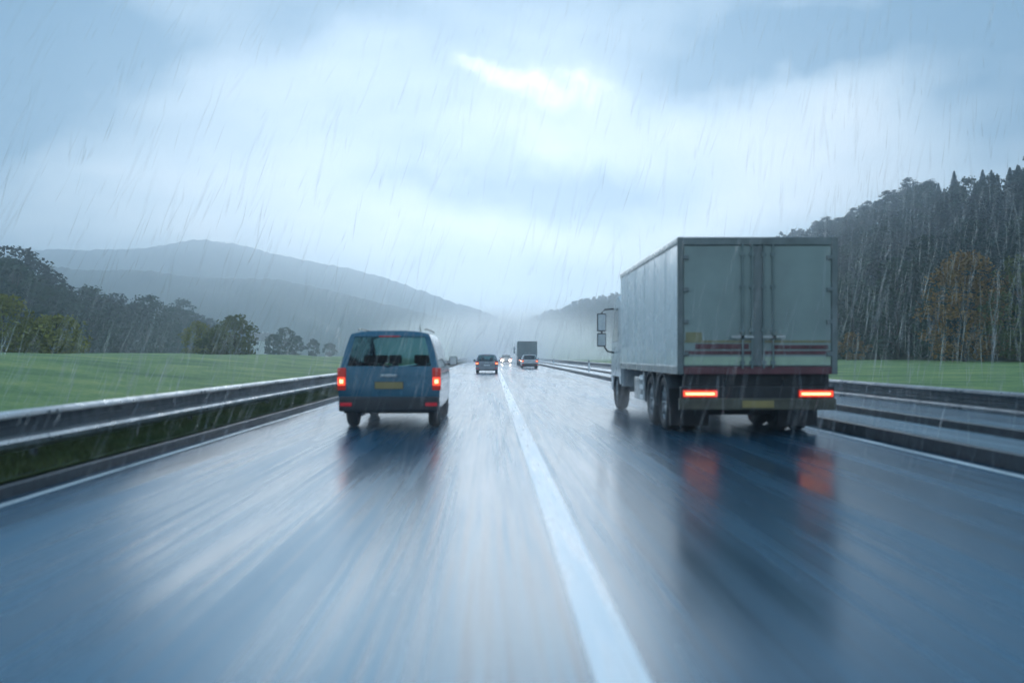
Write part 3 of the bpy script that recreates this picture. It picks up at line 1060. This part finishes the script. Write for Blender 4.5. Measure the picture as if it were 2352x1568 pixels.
    prof = [(yc, .62), (yc, 2.75), (yc + .5, 2.95), (yc + 1.2, 2.85), (yc + 1.75, 1.95), (yc + 1.9, 1.2), (yc + 1.9, .5), (yc + 1.75, .42), (yc + 1.5, .42), (yc + 1.5, .9), (yc + .35, .9), (yc + .3, .62)]
    cb.extrude_x(prof, -cw, cw)
    bmesh.ops.bevel(cb.bm, geom=[e_ for e_ in cb.bm.edges if abs(e_.verts[0].co.x - e_.verts[1].co.x) < 1e-4], offset=.05, segments=2, affect='EDGES')
    cab = cb.build('cab', M['cab'], t)
    MB().faces([(-cw + .12, yc + 1.262, 2.76), (cw - .12, yc + 1.262, 2.76), (cw - .12, yc + 1.742, 1.98), (-cw + .12, yc + 1.742, 1.98)], [(0, 1, 2, 3)]).build('windscreen', M['tint'], cab)
    for sx in (1, -1):
        xx = sx * (cw + .004)
        MB().faces([(xx, yc + .55, 1.75), (xx, yc + 1.62, 1.75), (xx, yc + 1.2, 2.55), (xx, yc + .55, 2.6)], [(0, 1, 2, 3)]).build('side_window', M['tint'], cab)
        wheel(t, sx * (w - .2), yc + .95, .5, .30, sx, 8)
        # mirror bracket with two mirror heads, held out beside the cab
        mx = sx * (w + .27)
        m = MB().tube([(sx * cw, yc + 1.35, 2.62), (mx - sx * .08, yc + 1.35, 2.60), (mx, yc + 1.35, 2.52), (mx, yc + 1.35, 1.72), (sx * (w + .12), yc + 1.35, 1.50), (sx * cw, yc + 1.35, 1.46)], .022, 8)
        ma = m.build('mirror_bracket', M['black'], cab, True)
        MB().box(mx - .13, mx + .11, yc + 1.27, yc + 1.36, 2.02, 2.50, .03, 3).build('mirror', M['black'], ma, True)
        MB().box(mx - .13, mx + .11, yc + 1.27, yc + 1.36, 1.62, 1.98, .03, 3).build('mirror', M['black'], ma, True)
        MB().box(mx - .11, mx + .09, yc + 1.262, yc + 1.268, 2.05, 2.47).build('mirror_glass', M['mirror'], ma)
        MB().box(mx - .11, mx + .09, yc + 1.262, yc + 1.268, 1.65, 1.95).build('mirror_glass', M['mirror'], ma)
    return t


TW = 2.74
truck = make_truck('box_truck', (3.17 + TW / 2, 15.3, 0), TW, 3.42, 1.07, 6.9, 'box_rear', 'box_white')
tag(truck, 'large pale box truck with lit tail lights in the right lane, nearest vehicle', 'truck')
ft = make_truck('box_truck', (4.62, 117, 0), 2.5, 3.2, 1.05, 7.2, 'curtain', 'curtain', False)
tag(ft, 'dark grey box truck far ahead in the right lane', 'truck')


# ------------------------------------------------------------------ trees
def leaf_cloud(centres, radii, per, size, seed, flat=0.7, droop=0.0):
    """leaf-sized quads spread through clumps"""
    r = np.random.default_rng(seed)
    c = np.repeat(np.asarray(centres, float), per, 0)
    rad = np.repeat(np.asarray(radii, float), per)
    n = len(c)
    d = r.normal(size=(n, 3))
    d /= np.linalg.norm(d, axis=1)[:, None]
    p = c + d * (rad * r.uniform(.35, 1.0, n) ** .6)[:, None] * np.array([1, 1, flat])
    a = r.normal(size=(n, 3))
    a[:, 2] = a[:, 2] * .5 - droop
    a /= np.linalg.norm(a, axis=1)[:, None]
    b = np.cross(a, r.normal(size=(n, 3)))
    b /= np.linalg.norm(b, axis=1)[:, None]
    s = (size * r.uniform(.6, 1.4, n))[:, None]
    a, b = a * s, b * s * .6
    v = np.stack([p - a, p + b, p + a, p - b], 1).reshape(-1, 3)
    f = np.arange(4 * n).reshape(n, 4)
    return v, f


def broadleaf(seed, h, w, base, nclump, per, size, shape=1.0):
    r = np.random.default_rng(seed)
    cs, rs = [], []
    for k in range(nclump):
        u = r.uniform(0, 1)
        z = base + (h - base) * u
        env = w * (math.sin(math.pi * min(1, (u * .86 + .12))) ** (.7 * shape))
        a = r.uniform(0, 2 * math.pi)
        q = env * math.sqrt(r.uniform(.12, 1.0))
        cs.append((q * math.cos(a), q * math.sin(a), z))
        rs.append(w * r.uniform(.16, .34))
    v, f = leaf_cloud(cs, rs, per, size, seed)
    crown = np_mesh('crown', v, f)
    m = MB()
    m.tube([(0, 0, -.5), (.05, .03, base + .3), (.0, .1, h * .55), (.1, .05, h * .9)], [h * .022, h * .017, h * .01, .02], 7)
    for k in range(7):
        c = cs[k * (nclump // 7)]
        z0 = base + (c[2] - base) * .45
        m.tube([(0.03, .04, z0), (c[0] * .5, c[1] * .5, (z0 + c[2]) / 2 + .2), c], [h * .009, h * .006, .015], 5)
    trunk = m.mesh('trunk')
    return crown, trunk


def conifer(seed, h, w):
    r = np.random.default_rng(seed)
    V, Fc, o = [], [], 0
    n = 2600
    u = r.uniform(0, 1, n) ** 1.25
    z = h * (.08 + .92 * u)
    tier = 1 - .22 * ((u * 11) % 1.0)
    rad = w * (1 - u) ** .85 * tier + .08
    a = r.uniform(0, 2 * math.pi, n)
    q = rad * np.sqrt(r.uniform(.2, 1, n))
    p = np.stack([q * np.cos(a), q * np.sin(a), z], 1)
    out = np.stack([np.cos(a), np.sin(a), np.full(n, -.45)], 1)
    side = np.stack([-np.sin(a), np.cos(a), r.normal(0, .3, n)], 1)
    s = (r.uniform(.26, .56, n) * (1.1 - .6 * u))[:, None]
    v = np.stack([p - out * s, p + side * s * .62, p + out * s * 1.25, p - side * s * .62], 1).reshape(-1, 3)
    crown = np_mesh('crown', v, np.arange(4 * n).reshape(n, 4))
    trunk = MB().tube([(0, 0, -.6), (0, 0, h * .5), (0, 0, h * .97)], [h * .018, h * .011, .015], 7).mesh('trunk')
    return crown, trunk


PROTO = {
    'dark': [broadleaf(11 + k, 9.5 + k, 3.5 + .3 * k, .7, 80, 28, .25) for k in range(3)],
    'brown': [broadleaf(21 + k, 9.0 + k, 3.3 + .3 * k, .6, 84, 27, .22) for k in range(3)],
    'fir': [conifer(31 + k, 10.5 + 1.2 * k, 2.5 + .2 * k) for k in range(3)],
}
MATS = {'dark': 'leaf_dark', 'brown': 'leaf_brown', 'fir': 'leaf_fir'}
for kind, lst in PROTO.items():
    for cr, tr in lst:
        cr.materials.append(M[MATS[kind]])
        tr.materials.append(M['bark'])
TNAME = {'dark': 'broadleaf_tree', 'brown': 'broadleaf_tree', 'fir': 'fir_tree'}


def plant(kind, x, y, z, s, label, group, cat='tree', sz=1.0):
    cr, tr = PROTO[kind][rnd.randrange(len(PROTO[kind]))]
    t = empty(TNAME[kind], (x, y, z), rnd.uniform(0, 6.28))
    t.scale = (s, s, s * sz)
    tag(t, label, cat, group)
    link('crown', cr, None, t)
    link('trunk', tr, None, t)
    return t


# right hillside, the part seen beside the truck
pts = []
tries = 0
while len(pts) < 262 and tries < 60000:
    tries += 1
    tX = rnd.uniform(0.0, 1.02)
    dx = rnd.uniform(735, 1330)
    # solve for a spot on this bearing at a share of the slope
    yv = 130.0
    for _ in range(6):
        X = float(foot_at(yv) + tX * (ridge_at(yv)[0] - foot_at(yv)))
        yv = X * F / dx
    X = dx * yv / F
    dmin = 4.4 if tX < .12 else 5.1
    if any((X - a) ** 2 + (yv - b) ** 2 < dmin * dmin for a, b, _, _ in pts):
        continue
    pts.append((X, yv, tX, dx))
for X, Y, tX, dx in pts:
    z = float(hill_z(np.array(X), np.array(Y)))
    if tX > .80 and dx > 1020:
        kind = 'fir'
    elif tX > .8:
        kind = 'dark' if rnd.random() < .6 else 'brown'
    else:
        kind = rnd.choices(['dark', 'brown', 'fir'], [.42, .33, .25])[0]
    px = 1131 + dx
    look = {'fir': 'dark pointed fir', 'dark': 'dark green broadleaf tree', 'brown': 'brownish half-bare tree'}[kind]
    where = 'on the skyline' if tX > .8 else 'high on the slope' if tX > .52 else 'halfway up the slope' if tX > .22 else 'at the foot of the wood'
    side = 'just right of the truck box' if px < 1990 else 'left of the orange tree' if px < 2110 else 'above the orange tree' if px < 2240 else 'near the right picture edge' if px < 2352 else 'beyond the right picture edge'
    if 'foot' in where and 'above' in side:
        side = 'behind the orange tree'
    lab = '%s %s, %s' % (look, where, side)
    plant(kind, X, Y, z - .1, rnd.uniform(.62, .85) if kind == 'fir' else rnd.uniform(.8, 1.1) if tX > .8 else rnd.uniform(.85, 1.25), lab, '%s trees on the right hillside: %s, %s' % (kind, where, side))


def special(name, seed, h, w, base, ncl, per, size, mat, loc, label, shape=1.0):
    cr, tr = broadleaf(seed, h, w, base, ncl, per, size, shape)
    t = empty(name, loc)
    tag(t, label, 'tree' if 'tree' in name else 'bush')
    link('crown', cr, M[mat], t)
    link('trunk', tr, M['bark'], t)
    return t


def gz(x, y):
    return float(meadow_z(np.array(x), np.array(y)))


special('autumn_tree', 51, 10.2, 4.0, .6, 130, 38, .17, 'leaf_autumn', (45.5, 86, gz(45.5, 86)), 'large orange autumn tree on the right meadow in front of the dark wood')
special('autumn_tree', 57, 8.6, 3.4, .5, 100, 34, .17, 'leaf_autumn', (52.5, 89, gz(52.5, 89)), 'second orange brown tree, behind and right of the large orange autumn tree')
special('broadleaf_tree', 52, 9.4, 3.6, .7, 110, 34, .17, 'leaf_olive', (49.0, 82.5, gz(49, 82.5)), 'olive green tree right of the orange autumn tree on the right meadow')
special('broadleaf_tree', 58, 8.0, 3.2, .6, 80, 30, .17, 'leaf_dark', (50.5, 76, gz(50.5, 76)), 'dark green tree at the far right edge beyond the right meadow')
special('bush', 53, 3.2, 2.2, .2, 50, 30, .15, 'leaf_autumn', (45, 112, gz(45, 112)), 'low rusty brown bush at the foot of the wood right of the truck')

# left wood: a belt of trees beyond the meadow
row = [(-40, 255, 98), (15, 262, 99), (60, 232, 104), (105, 205, 110), (150, 182, 114), (200, 168, 120), (240, 172, 126), (285, 150, 130), (325, 138, 138),
       (372, 126, 150), (405, 132, 160), (440, 104, 168), (480, 96, 176), (515, 80, 186), (550, 72, 196)]
for i, (px, hpx, Y) in enumerate(row):
    for rowk in range(3):
        yy = 1.55 * Y * (1 + .10 * rowk)
        xx = (px + rnd.uniform(-16, 16) - 1131) / F * yy
        hh = .86 * hpx * (1.0, 1.02, 0.96)[rowk] * rnd.uniform(.86, 1.06) * yy / F + (HC - gz(xx, yy))
        kind = 'dark' if px in (372, 405, 515) else rnd.choice(['brown', 'brown', 'dark'])
        if px == 372 and rowk == 0:
            hh *= 1.16
        if rowk == 0 and px == 372:
            lab = 'tallest dark green tree in the middle of the left wood'
        else:
            nth = ('first', 'second', 'third', 'fourth', 'fifth', 'sixth', 'seventh', 'eighth', 'ninth', 'tenth', 'eleventh', 'twelfth', 'thirteenth', 'fourteenth', 'fifteenth')[i]
            lab = '%s tree, %s from the left in the %s row of the left wood' % (
                {'brown': 'brownish half-bare', 'dark': 'dark green'}[kind], nth, ('front', 'middle', 'back')[rowk])
        grp = 'trees of the wood beyond the left meadow'
        s = hh / (10.3 if kind == 'dark' else 9.8)
        t = plant(kind, xx, yy, gz(xx, yy) - .2, s, lab, grp)
        t.scale = (s * 1.1, s * 1.1, s)
special('bush', 61, 4.6, 2.8, .0, 95, 34, .16, 'leaf_yellow', (-39.5, 72, gz(-39.5, 72) - .1), 'yellow green bush at the left edge before the wood, taller of two')
special('bush', 62, 3.1, 2.9, .0, 90, 34, .16, 'leaf_yellow', (-36.0, 73.5, gz(-36, 73.5) - .1), 'low yellowish bush right beside the taller one at the left edge')
special('bush', 63, 4.0, 2.4, .0, 80, 34, .16, 'leaf_yellow', (-34.8, 106, gz(-34.8, 106) - .1), 'round yellow green bush in front of the left wood near its end')
special('bush', 64, 4.4, 2.5, .0, 90, 34, .16, 'leaf_olive', (-28.6, 99, gz(-28.6, 99) - .2), 'olive green bush on the meadow at the right end of the left wood')
special('bush', 65, 2.6, 1.9, .1, 50, 34, .16, 'leaf_olive', (-31.2, 100, gz(-31.2, 100) - .2), 'low olive bush left of the taller olive bush on the meadow')
for (px, hpx, Y, w, lab) in ((628, 40, 205, 2.3, 'grey green tree just right of the white house'), (655, 56, 215, 3.4, 'broad round grey green tree on the meadow crest left of the van'),
                             (680, 38, 225, 2.6, 'smaller grey green tree at the right flank of the broad round tree'),
                             (720, 32, 250, 2.2, 'small lone tree on the meadow crest, second from the van'), (757, 22, 270, 2.3, 'smallest tree on the meadow crest closest to the van')):
    X = (px - 1131) / F * Y
    special('broadleaf_tree', 70 + px, hpx / F * Y + 1.0, w, .5, 44, 30, .26, 'leaf_dark', (X, Y, gz(X, Y)), lab)

# far wood on the rest of the ridge: one mass
mx, my = [], []
for _ in range(60000):
    Y = rnd.uniform(100, 1500)
    tX = rnd.uniform(0, 1.06)
    X = float(foot_at(Y) + tX * (ridge_at(Y)[0] - foot_at(Y)))
    dx = X / Y * F
    if 735 < dx < 1330 or dx > 1700:
        continue
    if Y > 330 and rnd.random() < .25:
        continue
    mx.append(X)
    my.append(Y)
    if len(mx) >= 3600:
        break
mx, my = np.array(mx), np.array(my)
mz = hill_z(mx, my)
base_v, base_f = leaf_cloud([(0, 0, 2.2), (1.3, .5, 4.0), (-1.2, .8, 4.4), (.3, -1.2, 5.0), (-.5, -.4, 6.8), (.5, .6, 7.8), (0, 0, 9.0)],
                            [1.6, 1.8, 1.8, 1.8, 1.6, 1.2, .8], 16, .62, 5)
VV, FF, off = [], [], 0
for i in range(len(mx)):
    a = rnd.uniform(0, 6.28)
    s = rnd.uniform(.75, 1.15)
    c_, s_ = math.cos(a), math.sin(a)
    v = base_v * s * np.array([1.1, 1.1, 1.0])
    v = np.stack([v[:, 0] * c_ - v[:, 1] * s_ + mx[i], v[:, 0] * s_ + v[:, 1] * c_ + my[i], v[:, 2] + mz[i]], 1)
    VV.append(v)
    FF.append(base_f + off)
    off += len(v)
wood = link('far_wood', np_mesh('far_wood', np.concatenate(VV), np.concatenate(FF)), M['leaf_mass'])
tag(wood, 'dense hazy wood covering the ridge behind the truck and into the distance', None, None, 'stuff')


# ------------------------------------------------------------------ house beyond the meadow
def house(x, y, z, w, d, h, rh, rz, label):
    t = empty('house', (x, y, z), rz)
    tag(t, label, 'house', 'houses behind the left meadow')
    m = MB()
    m.extrude_x([(-d / 2, -1), (d / 2, -1), (d / 2, h), (0, h + rh), (-d / 2, h)], -w / 2, w / 2)
    m.build('wall', M['wall'], t)
    o = .35
    sl = rh / (d / 2)
    r_ = MB().extrude_x([(-d / 2 - o, h - o * sl + .02), (0, h + rh + .02), (d / 2 + o, h - o * sl + .02), (d / 2 + o, h - o * sl + .2), (0, h + rh + .22), (-d / 2 - o, h - o * sl + .2)], -w / 2 - .3, w / 2 + .3).build('roof', M['roof'], t)
    MB().box(w * .2, w * .2 + .5, -.25, .25, h + rh - .4, h + rh + .8).build('chimney', M['wall'], r_)
    for xx in np.linspace(-w / 2 + 1.1, w / 2 - 1.1, 3):
        for zz2 in (0.9, 3.2):
            f = MB().box(xx - .5, xx + .5, -d / 2 - .05, -d / 2 - .003, zz2, zz2 + 1.2).build('window', M['white_post'], t)
            MB().box(xx - .42, xx + .42, -d / 2 - .06, -d / 2 - .051, zz2 + .08, zz2 + 1.12).build('pane', M['tint'], f)


for (px, Y, w, lab) in ((592, 330, 8.0, 'white house with a dark gable roof between the left wood and the lone trees'),
                        (606, 380, 7.0, 'second white house partly hidden behind the first, farther back')):
    X = (px - 1131) / F * Y
    house(X, Y, gz(X, Y) + (1.2 if Y < 350 else 2.4), w, 7.0, 4.9, 2.6, R(14), lab)

# ------------------------------------------------------------------ grass
nb = 70000
gy_ = rng.uniform(3, 16, nb) * rng.uniform(1, 7, nb) ** .8
gx_ = -4.97 - rng.uniform(0, 1, nb) ** 1.1 * 1.75
gh = rng.uniform(.03, .10, nb)
ga = rng.uniform(0, 6.28, nb)
gw = rng.uniform(.006, .012, nb) * (1 + gy_ * .05)
gz_ = meadow_z(gx_, gy_)
lean = rng.normal(0, .5, (nb, 2)) * gh[:, None]
v0 = np.stack([gx_ - np.cos(ga) * gw, gy_ - np.sin(ga) * gw, gz_ - .01], 1)
v1 = np.stack([gx_ + np.cos(ga) * gw, gy_ + np.sin(ga) * gw, gz_ - .01], 1)
v2 = np.stack([gx_ + lean[:, 0], gy_ + lean[:, 1], gz_ + gh], 1)
gr = link('grass', np_mesh('grass', np.stack([v0, v1, v2], 1).reshape(-1, 3), np.arange(3 * nb).reshape(nb, 3)), M['blade'])
tag(gr, 'short wet grass on the verge and meadow left of the road', None, None, 'stuff')

# ------------------------------------------------------------------ rain: slender falling drops
mr_ = Mat('rain_water', 0.15, 0, (0.9, 0.95, 0.97), 0.6)
t1_, t2_, t3_ = mr_.node('ShaderNodeBsdfTransparent'), mr_.node('ShaderNodeBsdfTranslucent'), mr_.node('ShaderNodeMixShader')
t2_ = mr_.node('ShaderNodeBsdfGlass')
t2_.inputs['Color'].default_value = (1, 1, 1, 1)
t2_.inputs['IOR'].default_value = 1.33
t2_.inputs['Roughness'].default_value = 0.1
t3_.inputs[0].default_value = 0.68
mr_.lk(t1_.outputs[0], t3_.inputs[1])
t4_, t5_ = mr_.node('ShaderNodeBsdfTranslucent'), mr_.node('ShaderNodeMixShader')
t4_.inputs['Color'].default_value = (.94, .97, 1, 1)
t5_.inputs[0].default_value = 0.45
mr_.lk(t2_.outputs[0], t5_.inputs[1])
mr_.lk(t4_.outputs[0], t5_.inputs[2])
mr_.lk(t5_.outputs[0], t3_.inputs[2])
mr_.lk(t3_.outputs[0], mr_.t.nodes['Material Output'].inputs['Surface'])
nr = 9000
dist = 8 + 32 * rng.uniform(0, 1, nr) ** 1.2
bx_ = (rng.uniform(-150, 2500, nr) - 1131) / F * dist
bz_ = HC + (815 - rng.uniform(-100, 1250, nr)) / F * dist
ok_ = (bz_ > .35) & ((bz_ < HC + .04 * dist) | ((bx_ > .37 * dist) & (bz_ < HC + .19 * dist)) | (rng.uniform(0, 1, nr) < .22))
dist, bx_, bz_ = dist[ok_], bx_[ok_], bz_[ok_]
nr = len(dist)
ln = rng.uniform(.2, 1.3, nr) * (dist / 14) ** .5
dv = np.stack([rng.normal(-.26, .11, nr), rng.normal(-.30, .08, nr), -np.ones(nr)], 1)
dv /= np.linalg.norm(dv, axis=1)[:, None]
rw = rng.uniform(.0010, .0036, nr) * (dist / 12) ** .6
darkzone = ((bx_ > .19 * dist) & (bz_ < HC + .13 * dist)) | ((bx_ < -.16 * dist) & (bz_ < HC + .05 * dist))
rw = np.where(darkzone & (rng.uniform(0, 1, nr) < .25), rw * 1.8, rw)
c0 = np.stack([bx_, dist, bz_], 1)
tip, tail = c0 + dv * ln[:, None] * .5, c0 - dv * ln[:, None] * .5
mid = c0 + dv * ln[:, None] * .15
ring = [mid + np.stack([np.cos(a) * rw, np.sin(a) * rw, 0 * rw], 1) for a in (0, 2.094, 4.189)]
V = np.stack([tail, *ring, tip], 1).reshape(-1, 3)
b_ = (np.arange(nr) * 5)[:, None]
Fq = np.concatenate([b_ + np.array([q]) for q in ((0, 1, 2), (0, 2, 3), (0, 3, 1), (4, 2, 1), (4, 3, 2), (4, 1, 3))])
rain = link('rain', np_mesh('rain', V, Fq), mr_.m, smooth=True)
tag(rain, 'falling rain drops over the road', None, None, 'stuff')


# ------------------------------------------------------------------ spray whirled up over the road and the haze
def volume(name, color, density, aniso=0.0):
    m = bpy.data.materials.new(name)
    m.use_nodes = True
    t_ = m.node_tree
    t_.nodes.remove(t_.nodes['Principled BSDF'])
    v = t_.nodes.new('ShaderNodeVolumePrincipled')
    v.inputs['Color'].default_value = (*color, 1)
    v.inputs['Density'].default_value = density
    v.inputs['Anisotropy'].default_value = aniso
    t_.links.new(v.outputs[0], t_.nodes['Material Output'].inputs['Volume'])
    return m


def puff(name, c, r, dens, label):
    """soft-edged bank of spray: density falls off from its middle"""
    b = bmesh.new()
    bmesh.ops.create_icosphere(b, subdivisions=3, radius=1)
    me = bpy.data.meshes.new(name)
    b.to_mesh(me)
    b.free()
    mat = volume(name + '_vapour', (.97, .985, 1.0), 0.0, 0.75)
    t_ = mat.node_tree
    v = next(n for n in t_.nodes if n.type == 'PRINCIPLED_VOLUME')
    tcn = t_.nodes.new('ShaderNodeTexCoord')
    ln_ = t_.nodes.new('ShaderNodeVectorMath')
    ln_.operation = 'LENGTH'
    t_.links.new(tcn.outputs['Object'], ln_.inputs[0])
    mp = t_.nodes.new('ShaderNodeMapRange')
    mp.interpolation_type = 'SMOOTHSTEP'
    mp.inputs['From Min'].default_value = 0.95
    mp.inputs['From Max'].default_value = 0.05
    mp.inputs['To Max'].default_value = dens
    t_.links.new(ln_.outputs['Value'], mp.inputs['Value'])
    t_.links.new(mp.outputs[0], v.inputs['Density'])
    o = link(name, me, mat, smooth=False, loc=c)
    o.scale = r
    return tag(o, label, None, None, 'stuff')


puff('spray', (2.0, 240, 1.0), (42, 150, 14), 0.055, 'white spray hanging over the far road')

puff('spray', (-1.94, 17.6, 0.3), (1.9, 2.9, .9), 0.16, 'spray whirled up by the van wheels')
puff('spray', (4.5, 18.6, 0.3), (2.7, 5.0, .8), 0.26, 'spray whirled up by the truck wheels')
hz = MB().box(-1750, 1750, -260, 2250, -4.5, 160).build('haze', volume('haze_air', (.78, .90, 1.0), 0.00115, 0.78))
tag(hz, 'rain haze filling the valley', None, None, 'stuff')
